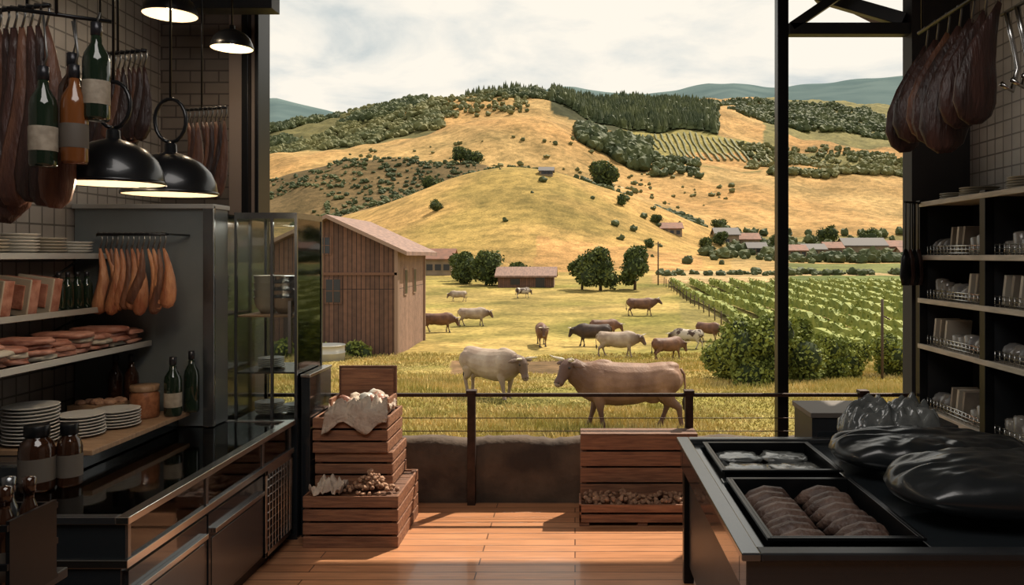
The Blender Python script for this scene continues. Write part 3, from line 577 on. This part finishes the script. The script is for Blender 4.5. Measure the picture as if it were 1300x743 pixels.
# ---------------------------------------------------------------- hanging racks
def hangham(mb,x,y,zt,l,w,mat,ang=0,thick=.5,hook=.09):
    mb.tube([(x-.02,y,zt-.01),(x-.01,y,zt+.012),(x+.012,y,zt+.008),(x+.016,y,zt-.03),(x,y,zt-hook)],.005,wirem,6)
    c,s_=math.cos(ang),math.sin(ang); z0=zt-hook+.01; k=R(-.02,.02)
    prof=[(0,.12),(.12,.3),(.3,.45),(.5,.68),(.7,.93),(.85,1.0),(.95,.8),(1.0,.35)]
    mb.limb([(x+k*q*4*c+.03*math.sin(q*3)*c,y+.03*math.sin(q*3)*s_,z0-q*(l-hook)) for q,_ in prof],[w/2*r for _,r in prof],[w/2*thick*r for _,r in prof],mat,(c,s_,0),10)
def rack(name,x0,x1,y,zt,l,w,n,mats,ang=0,thick=.5,cords=(),y2=None,ring=True):
    y2=y if y2 is None else y2; mb=MB(); mb.tube([(x0,y,zt),(x1,y2,zt)],.009,black,8)
    for i in range(n):
        q=(i+.5)/n; hangham(mb,x0+(x1-x0)*q,y+(y2-y)*q,zt,l*R(.9,1.05),w*R(.85,1.1),mats[i%len(mats)],ang+R(-.25,.25),thick)
    for q in cords: mb.tube([(x0+(x1-x0)*q,y+(y2-y)*q,zt),(x0+(x1-x0)*q,y+(y2-y)*q,4.5)],.006,black,6)
    mb.done(name)
rack('hanging_ham_rack',-2.90,-2.45,4.78,2.03,.48,.085,13,[ham,ham,hamt],0.3,.8,(),4.72)
mb=MB(); mb.beam((-2.9,4.80,2.03),(-2.9,5.0,2.03),.012,.012,black); mb.beam((-2.45,4.74,2.03),(-2.45,5.0,2.03),.012,.012,black); mb.done('rack_bracket')
rack('hanging_cured_legs',-2.78,-2.20,3.45,2.95,.88,.16,14,[hamb,hamt,hamb],.5,.5,(.3,.8),3.3)
rack('hanging_cured_legs',-2.68,-2.34,4.4,3.02,.54,.10,10,[hamb,hamt,hamb],.2,.6,(.1,.45,),4.3)
rack('hanging_cured_legs',-2.62,-2.30,5.3,2.88,.60,.10,9,[hamt,hamb],.2,.6,(.4,),5.2)
mb=MB(); mb.tube([(-2.2,3.05,2.86),(-1.90,3.23,2.86)],.008,black)
for x,y,z,m_,lb in((-2.10,3.11,2.25,greenglass,label),(-2.015,3.17,2.27,amber,labeld),(-1.945,3.2,2.45,greenglass,label),(-2.055,3.22,2.33,brownglass,None)):
    mb.bottle((x,y,z),.40,.05,m_,lb); mb.tube([(x,y,z+.38),(x+.015,y,z+.44),(x,y,2.86)],.004,wirem,6)
mb.tube([(-2.06,3.13,2.86),(-2.06,3.13,4.5)],.006,black); mb.done('hanging_wine_bottles')
def pendant(name,x,y,zr,r,bail=True,energy=5,zt=4.5):
    mb=MB(); pr=[(r,0),(r*1.0,.02),(r*.97,r*.28),(r*.86,r*.52),(r*.66,r*.74),(r*.40,r*.88),(r*.18,r*.95),(r*.14,r*.97),(r*.13,r*1.15),(r*.05,r*1.2),(0,r*1.2)]
    mb.lathe(pr,(x,y,zr),shade,36,cap=False)
    mb.lathe([(r,0),(r*.985,.015),(r*.95,r*.26),(r*.84,r*.49),(r*.64,r*.71),(r*.3,r*.86),(0,r*.87)],(x,y,zr),shadein,36,cap=False)
    mb.lathe([(r*1.0,0),(r*1.03,-.004),(r*1.03,.012),(r,.014)],(x,y,zr),shade,36,cap=False)
    mb.ell((x,y,zr+r*.42),(r*.2,r*.2,r*.22),bulb)
    zc=zr+r*1.2
    if bail: 
        mb.tube([(x+r*.36*math.sin(a),y,zc+r*.5-r*.5*math.cos(a)) for a in np.linspace(.1,2*pi-.1,20)],.010,shade,8); zc+=r*1.0
    mb.tube([(x,y,zc),(x,y,zt)],.006,black,6); ob=mb.done(name)
    L=bpy.data.lights.new('pendant_bulb','POINT'); L.energy=energy; L.color=(1,.82,.6); L.shadow_soft_size=.05; lo=bpy.data.objects.new('bulb_light',L); sc.collection.objects.link(lo); lo.location=(x,y,zr+.0)
    lo.parent=ob; lo.matrix_parent_inverse=Matrix.Translation(-ob.location)
pendant('pendant_lamp',-2.11,3.6,2.23,.212,True,5); pendant('pendant_lamp',-2.07,4.03,2.215,.222,True,5)
pendant('pendant_lamp',-2.57,5.0,3.43,.16,False,4); pendant('pendant_lamp',-2.33,5.35,3.31,.135,False,4)
mb=MB(); mb.box(-2.75,-2.08,5.4,5.55,3.60,3.72,blackp); mb.box(-2.75,-2.05,5.38,5.57,3.72,3.75,colm); mb.tube([(-2.3,5.47,3.75),(-2.3,5.47,4.5)],.01,black); mb.tube([(-2.6,5.47,3.75),(-2.6,5.47,4.5)],.01,black); mb.done('light_track',.003)
# ---------------------------------------------------------------- glass cabinet
mb=MB(); a,b_,c,d=-2.28,-1.86,5.27,5.80
mb.box(a,b_,c,d,0,.80,dark); mb.box(a,b_,c,d,2.15,2.19,dsteel)
for x in(a,b_-.018,(a+b_)/2-.009+.04):
    mb.box(x,x+.018,c,c+.018,.80,2.15,dsteel)
for x in(a,b_-.018): mb.box(x,x+.018,d-.018,d,.80,2.15,dsteel)
mb.box(a+.018,b_-.018,c+.005,c+.011,.80,2.15,gl); mb.box(b_-.012,b_-.006,c+.018,d-.018,.80,2.15,gl); mb.box(a+.018,b_-.018,d-.012,d-.006,.80,2.15,gl)
for z in(1.12,1.50): mb.box(a+.01,b_-.02,c+.02,d-.02,z-.012,z,board if z>1.3 else dsteel)
mb.box(b_-.05,b_-.03,c-.03,c,1.25,1.6,steel); gc=mb.done('glass_display_cabinet')
area('cabinet_light',(-2.07,5.5,2.13),(.3,.3),3.5,(1,.92,.8),(0,0,0),gc)
mb=MB()
for x,y in((-2.14,5.5),(-2.0,5.45)):
    for i in range(4): mb.lathe([(0,0),(.05,0),(.085,.05),(.10,.11),(.104,.112),(.095,.108),(.08,.05),(0,.01)],(x,y,1.502+i*.05),tan if x<-2.1 else steel,22)
mb.done('serving_bowls')
mb=MB(); mb.plates((-2.12,5.5,1.122),5,.09); mb.plates((-2.13,5.5,.802),6,.1); mb.plates((-1.97,5.55,.802),4,.08); mb.done('plate_stack')
mb=MB(); mb.box(-1.85,-1.79,5.32,5.78,0,1.08,dark); mb.box(-1.853,-1.785,5.31,5.79,1.08,1.10,steel); mb.done('side_cabinet',.003)
mb=MB(); mb.box(-3.18,-1.80,1.4,2.72,0,.78,dark); mb.box(-3.19,-1.77,1.38,2.75,.78,.815,blackp); mb.done('prep_counter',.004)
mb=MB(); mb.box(-1.98,-1.745,2.42,2.66,.817,.83,black)
for x in(-1.975,-1.75): mb.box(x-.006,x+.006,2.43,2.65,.83,1.08,black)
for z in(.95,1.07): mb.box(-1.98,-1.745,2.42,2.43,z-.02,z,black); mb.box(-1.98,-1.745,2.65,2.66,z-.02,z,black)
for i,x in enumerate((-1.93,-1.862,-1.795)):
    for y in(2.48,2.59):
        mb.lathe([(0,0),(.028,0),(.03,.01),(.03,.2),(.026,.24),(.015,.27),(.015,.29),(.02,.292),(.02,.34),(0,.345)],(x,y,.832),dsteel if i==1 else brownglass,16)
        mb.lathe([(.0305,.05),(.031,.052),(.031,.14),(.0305,.142)],(x,y,.832),labeld,16,cap=False)
mb.done('bottle_caddy')
# ---------------------------------------------------------------- crates
def crate_mesh(mb,x0,x1,y0,y1,z0,h,ns=3,m=crate):
    t=.014; g=.014; sh=(h-g*(ns-1))/ns
    for i in range(ns):
        z=z0+i*(sh+g)
        mb.box(x0,x1,y0,y0+t,z,z+sh,m); mb.box(x0,x1,y1-t,y1,z,z+sh,m); mb.box(x0,x0+t,y0+t,y1-t,z,z+sh,m); mb.box(x1-t,x1,y0+t,y1-t,z,z+sh,m)
    for x in(x0+t,x1-t-.03):
        for y in(y0+t,y1-t-.03): mb.box(x,x+.03,y,y+.03,z0+.002,z0+h-.004,crated)
    mb.box(x0+t,x1-t,y0+t,y1-t,z0+.004,z0+.018,cratein); mb.box(x0+t+.001,x1-t-.001,y0+t+.03,y0+t+.036,z0+.02,z0+h-.03,cratein); mb.box(x1-t-.036,x1-t-.03,y0+.05,y1-.05,z0+.02,z0+h-.03,cratein)
def lid(mb,x0,x1,y0,y1,z,m=crate):
    n=4; w=(y1-y0)/n
    for i in range(n): mb.box(x0,x1,y0+i*w+.004,y0+(i+1)*w-.004,z,z+.012,m)
mb=MB(); crate_mesh(mb,-1.77,-1.15,5.12,5.78,0,.335,4); lid(mb,-1.76,-1.16,5.13,5.77,.31,crated); mb.done('wooden_crate',.003)
mb=MB(); crate_mesh(mb,-1.77,-1.24,5.36,5.8,.337,.225,3); lid(mb,-1.76,-1.25,5.37,5.79,.545,crated); mb.done('wooden_crate',.003)
mb=MB(); crate_mesh(mb,-1.78,-1.27,5.34,5.8,.564,.235,3); lid(mb,-1.76,-1.28,5.36,5.78,.77,crated); mb.done('wooden_crate',.003)
mb=MB(); mb.box(-1.72,-1.3,5.45,5.76,.802,.815,crate); mb.box(-1.72,-1.3,5.74,5.76,.815,1.10,crated); mb.box(-1.72,-1.7,5.5,5.74,.815,.9,crate); mb.box(-1.32,-1.3,5.5,5.74,.815,.9,crate)
mb.box(-1.70,-1.32,5.725,5.74,.84,1.08,crate); mb.done('open_wooden_box',.003)
def clothm(name,cx,cy,w,d,zt,edge_y,drop,seed,amp=.05,mat=cloth,edge_x=None,hump=.07):
    n=44; V=[];F=[]
    for i in range(n):
        for j in range(n):
            u_=i/(n-1)-.5; v_=j/(n-1)-.5; rr=1+.25*noise.noise(Vector((u_*3+seed,v_*3,1))); x=cx+u_*w*rr; y=cy+v_*d*rr
            nz=noise.fractal(Vector((x*9+seed,y*9,seed)),.6,2,4); z=zt+abs(nz)*amp*1.6+hump*max(0,1-(u_*u_+v_*v_)*5)
            if y<edge_y:
                k=edge_y-y; z=zt+.01-k*drop*(1+.5*math.sin(x*23+seed))+nz*.008; y=edge_y-.012-.012*abs(nz)*2
            V.append((x,y,z))
    for i in range(n-1):
        for j in range(n-1): F.append((i*n+j,(i+1)*n+j,(i+1)*n+j+1,i*n+j+1))
    mb=MB(); mb.add(V,F,mat,True); ob=mb.done(name); s=ob.modifiers.new('s','SOLIDIFY'); s.thickness=.004; return ob
clothm('linen_cloth',-1.5,5.45,.42,.42,.825,5.33,1.0,3.1,.06,hump=.05)
mb=MB()
for i in range(12): mb.ell((R(-1.6,-1.36),R(5.48,5.68),R(.86,.92)),(.06,.045,.03),(cloth,pink,plate,pink)[i%4],(R(-1,1),R(-1,1),R(-1,1)),10,.3)
mb.done('wrapped_meat')
clothm('linen_cloth',-1.62,5.23,.2,.2,.336,5.0,1,7.7,.06,hump=.05)
mb=MB()
for i in range(140):
    a=R(0,6.28); q=abs(random.gauss(0,.06)); q=min(q,.125); z=.33+max(0,.13*(1-q/.13))*R(.3,1); mb.ell((-1.36+math.cos(a)*q*1.4,5.25+math.sin(a)*q*.8,z+.01),(R(.014,.026),R(.012,.02),R(.01,.016)),nuts,(R(-1,1),R(-1,1),R(0,3)),6,.4)
mb.done('dried_fruit_pile')
mb=MB(); crate_mesh(mb,.04,.90,5.78,5.97,.0,.58,5); mb.box(.04,.9,5.78,5.97,.58,.594,crated)
for i in range(2): mb.box(.03,.91,5.52,5.535,.03+i*.07,.085+i*.07,crate)
mb.box(.03,.045,5.52,5.78,.03,.16,crate); mb.box(.895,.91,5.52,5.78,.03,.16,crate); mb.box(.04,.9,5.535,5.78,.05,.065,cratein)
for x in(.03,.44,.84): mb.box(x,x+.07,5.53,5.78,0,.03,crate)
mb.done('slatted_crate_bench',.003)
mb=MB()
for i in range(260): mb.ell((R(.07,.87),R(5.56,5.75),R(.09,.185)),(R(.018,.03),R(.015,.025),R(.012,.02)),nuts,(R(-1,1),R(-1,1),R(0,3)),6,.4)
mb.done('dried_fruit_pile')
# ---------------------------------------------------------------- right counter
mb=MB(); x0,x1,y0,y1=.62,2.45,2.85,4.64
mb.box(x0+.04,x1,y0+.03,y1-.03,.10,.66,blackp)
for x,y in((x0+.01,y1-.08),(x0+.01,y0+.02),(x1-.07,y0+.02),(x1-.07,y1-.08)): mb.box(x,x+.06,y,y+.06,0,.68,black)
mb.box(x0,x1,y0,y0+.12,.66,.80,dark); mb.box(x0,x1,y1-.10,y1,.66,.80,dark); mb.box(x0,x0+.1,y0+.12,y1-.1,.66,.80,dark); mb.box(1.34,x1,y0+.12,y1-.1,.66,.80,dark); mb.box(x0+.1,1.34,3.82,3.9,.66,.80,dark)
mb.box(x0+.1,1.34,y0+.12,3.82,.66,.68,black); mb.box(x0+.1,1.34,3.9,y1-.1,.66,.74,black)
mb.box(x0-.02,x0+.05,y0-.02,y1+.02,.80,.83,dsteel); mb.box(x0+.05,x1,y1-.04,y1+.02,.80,.83,dsteel); mb.box(x0+.05,x1,y0-.02,y0+.05,.80,.83,blackp)
mb.done('serving_counter',.006)
def tray(name,x0,x1,y0,y1,z0,z1,m):
    mb=MB(); t=.012; mb.box(x0,x1,y0,y1,z0,z0+t,m); mb.box(x0,x0+t,y0,y1,z0+t,z1,m); mb.box(x1-t,x1,y0,y1,z0+t,z1,m); mb.box(x0+t,x1-t,y0,y0+t,z0+t,z1,m); mb.box(x0+t,x1-t,y1-t,y1,z0+t,z1,m)
    mb.box(x0-.015,x0,y0-.015,y1+.015,z1-.012,z1,m); mb.box(x1,x1+.015,y0-.015,y1+.015,z1-.012,z1,m); mb.box(x0,x1,y0-.015,y0,z1-.012,z1,m); mb.box(x0,x1,y1,y1+.015,z1-.012,z1,m); mb.done(name,.002)
tray('food_tray',.745,1.32,3.0,3.79,.69,.83,black); tray('food_tray',.745,1.32,3.93,4.5,.745,.835,black)
mb=MB()
for i,x in enumerate((.90,1.17)):
    for j in range(8):
        y=3.10+j*.083+R(-.008,.008); x_=x+R(-.012,.012); mb.limb([(x_-.12,y+.05,.73),(x_-.08,y+.015,.765),(x_-.02,y,.785),(x_+.05,y+.012,.78),(x_+.11,y+.05,.735)],[.018,.040,.048,.042,.018],[.016,.034,.042,.036,.016],dough,(0,1,0),10)
mb.done('dried_sausages')
mb=MB()
for y in(4.08,4.33): 
    for x in(.9,1.15): mb.ell((x,y,.785),(.12,.10,.022),bagc,(0,0,R(-.2,.2)),18,.35,4,.5)
mb.done('vacuum_packed_meat')
def pillow(name,c,r,mat,rot=0,wr=.012,seed=0,cr_=1.0):
    n=60; V=[];F=[]
    for side in(1,-1):
        for i in range(n):
            for j in range(n):
                a=2*i/(n-1)-1; b_=2*j/(n-1)-1
                x=a*r[0]*math.sqrt(1-.36*b_*b_); y=b_*r[1]*math.sqrt(1-.36*a*a); prof=((1-abs(a)**3)*(1-abs(b_)**3))**.42
                e=max(abs(a),abs(b_)); ang=math.atan2(b_,a)
                w_=noise.noise(Vector((math.cos(ang)*5+seed,math.sin(ang)*5,e*1.5)))*e**2*2.2+noise.noise(Vector((a*2+seed,b_*2,2)))*.8+noise.noise(Vector((a*5+seed,b_*7,2)))*.35*cr_
                z=prof*(r[2]*(1 if side>0 else .75)+ (w_*wr*2 if side>0 else 0))*side
                V.append((x,y,z))
        o=0 if side>0 else n*n
        for i in range(n-1):
            for j in range(n-1): F.append((o+i*n+j,o+(i+1)*n+j,o+(i+1)*n+j+1,o+i*n+j+1))
    mb=MB(); mb.add(V,F,mat,True); ob=mb.done(name,origin=False)
    bm=bmesh.new(); bm.from_mesh(ob.data); bmesh.ops.remove_doubles(bm,verts=bm.verts,dist=1e-5); bmesh.ops.recalc_face_normals(bm,faces=bm.faces); bm.to_mesh(ob.data); bm.free()
    ob.rotation_euler=(0,0,rot); ob.location=(c[0],c[1],c[2]+r[2]*.75+.003); return ob
pillow('plastic_bag',(1.78,3.98,.832),(.48,.28,.10),bag,-.12,.012,2)
pillow('plastic_bag',(1.86,3.33,.832),(.53,.31,.12),bag,-.05,.012,9)
pillow('plastic_wrapped_parcel',(1.76,4.42,.832),(.29,.16,.13),bagc,.1,.04,5,2.2)
mb=MB(); mb.box(1.42,1.8,4.72,5.1,0,.93,blackp); mb.box(1.41,1.83,4.71,5.12,.93,.96,M('bin_lid',(.12,.10,.085),.5)); mb.box(1.45,1.77,4.715,4.72,.3,.85,dark); mb.done('waste_bin',.008)
mb=MB(); mb.box(1.88,2.3,4.75,5.1,0,.85,blackp); mb.box(1.87,2.31,4.74,5.11,.85,.88,dsteel); mb.done('storage_box',.006)
# ---------------------------------------------------------------- right shelving
mb=MB(); X0,X1=2.62,3.03; ys=[6.0,5.05,4.05,3.05]
for y in ys: mb.box(X0,X1,y-.03,y+.03,0,2.3,blackp); mb.box(X0-.01,X0+.05,y-.035,y+.035,0,2.32,black)
mb.box(X1-.015,X1,3.05,6.0,0,2.3,blackp)
SZ=[2.3,1.9,1.575,1.23,.76,.3]
for z in SZ:
    mb.box(X0+.01,X1-.015,3.05,6.0,z-.02,z,shelfw); mb.box(X0-.012,X0+.01,3.05,6.0,z-.030,z+.006,shelfw)
mb.done('shelving_unit',.003)
clearp=M('clear_tub',(.30,.285,.25),.25,coat=.5,col2=(.16,.14,.12),scale=10); greyc=M('grey_tub',(.14,.135,.13),.4); card=M('kraft_card',(.26,.22,.17),.7,col2=(.18,.15,.115),scale=10)
for bay,(ya,yb) in enumerate(((5.1,5.95),(4.1,5.0))):
    for si,z in enumerate(SZ[1:]):
        mb=MB()
        for k in range(3): mb.tube([(X0+.03,ya+.03,z+.02+k*.025),(X0+.03,yb-.03,z+.02+k*.025)],.004,steel,5)
        for k in range(16): yy=ya+.03+(yb-ya-.06)*k/15; mb.tube([(X0+.03,yy,z+.003),(X0+.03,yy,z+.075)],.003,steel,5)
        n=9
        for k in range(n):
            yy=ya+.08+(yb-ya-.16)*k/(n-1); hh=R(.14,.24); kind=(si+bay+k//3)%3
            if kind==0: mb.lathe([(0,0),(.04,0),(.048,.03),(.05,hh*.6),(.042,hh*.65),(0,hh*.68)],(X0+.12,yy,z+.003),clearp,14)
            elif kind==1: mb.obox((X0+.15,yy,z+.11),(.18,.025,.19),card if k%2 else tan,(0.2,0,0))
            else: mb.ell((X0+.13,yy,z+.065),(.08,.055,.06),clearp if k%2 else greyc,(0,0,0),12,.25)
        mb.done('food_packages')
mb=MB()
for y,n in((5.75,3),(5.45,4),(4.85,5),(4.5,3)): mb.plates((2.8,y,2.307),n,.13,tan,.016)
mb.done('plate_stack')
mb=MB(); mb.beam((2.45,5.85,2.3),(2.64,5.98,2.3),.015,.015,black)
for i,x in enumerate((2.46,2.5,2.54,2.58)):
    y=5.86+i*.02; mb.tube([(x,y,2.3),(x,y,1.93)],.005,black,6); mb.limb([(x,y,1.95),(x,y,1.88),(x,y,1.75),(x,y,1.68)],[.012,.035,.045,.03],[.01,.02,.02,.012],hamb if i%2 else black,(1,0,0),8)
mb.done('hanging_ladles')
mb=MB(); mb.tube([(2.16,4.95,3.30),(2.16,3.7,3.30)],.012,black,8)
for y in(4.9,3.8): mb.tube([(2.16,y,3.30),(2.16,y,4.5)],.008,black,6)
for i in range(7):
    y=4.85-i*.14; mb.tube([(2.15,y,3.31),(2.175,y,3.29),(2.16,y,3.17)],.006,wirem,6)
    prof=[(0,.12),(.1,.22),(.25,.45),(.45,.75),(.65,.97),(.82,1.0),(.94,.75),(1,.3)]; q2=R(.85,1.08)
    mb.limb([(2.16-.14*math.sin(q*1.9)*q2,y+R(-.005,.005),3.19-q*.68*q2) for q,_ in prof],[.13*r for _,r in prof],[.045*r for _,r in prof],hamb if i!=2 else hamt,(1,R(-.3,.3),0),16)
mb.done('hanging_leather_hams')
mb=MB(); mb.tube([(2.3,4.25,3.2),(2.3,3.7,3.2)],.01,black,8); mb.tube([(2.3,4.0,3.2),(2.3,4.0,4.5)],.008,black,6)
for i in range(5):
    y=4.2-i*.1; mb.tube([(2.3,y,3.2),(2.33,y,3.05),(2.36,y,2.9),(2.33,y,2.78),(2.27,y,2.82)],.014,steel,8)
mb.done('meat_hooks')
# ---------------------------------------------------------------- light / world / camera
S_=bpy.data.lights.new('sun','SUN'); S_.energy=6.5; S_.angle=.012; S_.color=(1,.875,.70); so=bpy.data.objects.new('sun',S_); sc.collection.objects.link(so); so.rotation_euler=Vector((.45,.60,1)).to_track_quat('Z','Y').to_euler(); so.location=(20,30,40)
area('room_fill_light',(-.3,1.2,4.4),(2.5,2.5),95,(1,.94,.88))  # added fill lamp, out of view, softly brightens the room
w=bpy.data.worlds.new('sky'); sc.world=w; w.use_nodes=True; nt=w.node_tree; bg=nt.nodes['Background']; L=nt.links
tc=nt.nodes.new('ShaderNodeTexCoord'); sp=nt.nodes.new('ShaderNodeSeparateXYZ'); L.new(tc.outputs['Generated'],sp.inputs[0])
ad=nt.nodes.new('ShaderNodeMath'); ad.operation='ADD'; ad.inputs[1].default_value=.16; mxx=nt.nodes.new('ShaderNodeMath'); mxx.operation='MAXIMUM'; mxx.inputs[1].default_value=0; L.new(sp.outputs[2],mxx.inputs[0]); L.new(mxx.outputs[0],ad.inputs[0])
dv=nt.nodes.new('ShaderNodeVectorMath'); dv.operation='DIVIDE'; L.new(tc.outputs['Generated'],dv.inputs[0]); cm=nt.nodes.new('ShaderNodeCombineXYZ')
for i in range(3): L.new(ad.outputs[0],cm.inputs[i])
L.new(cm.outputs[0],dv.inputs[1])
n=nt.nodes.new('ShaderNodeTexNoise'); n.inputs['Scale'].default_value=1.9; n.inputs['Detail'].default_value=9; n.inputs['Roughness'].default_value=.55; n.inputs['Distortion'].default_value=.3; L.new(dv.outputs[0],n.inputs['Vector'])
r=nt.nodes.new('ShaderNodeValToRGB'); e=r.color_ramp.elements; e[0].position=.36; e[0].color=(.56,.61,.61,1); e[1].position=.56; e[1].color=(.96,.90,.79,1); q=e.new(.46); q.color=(.80,.79,.73,1)
L.new(n.outputs['Fac'],r.inputs[0]); L.new(r.outputs[0],bg.inputs[0]); bg.inputs[1].default_value=1.05
cam=bpy.data.cameras.new('camera'); co=bpy.data.objects.new('camera',cam); sc.collection.objects.link(co); co.location=(0,0,1.9); co.rotation_euler=(pi/2,0,0)
cam.sensor_width=36; cam.lens=36*1000/1300; cam.shift_x=-80/1300; cam.shift_y=-46.5/1300; cam.clip_end=20000; cam.clip_start=.05
sc.camera=co
sc.view_settings.view_transform='Standard'; sc.view_settings.look='None'
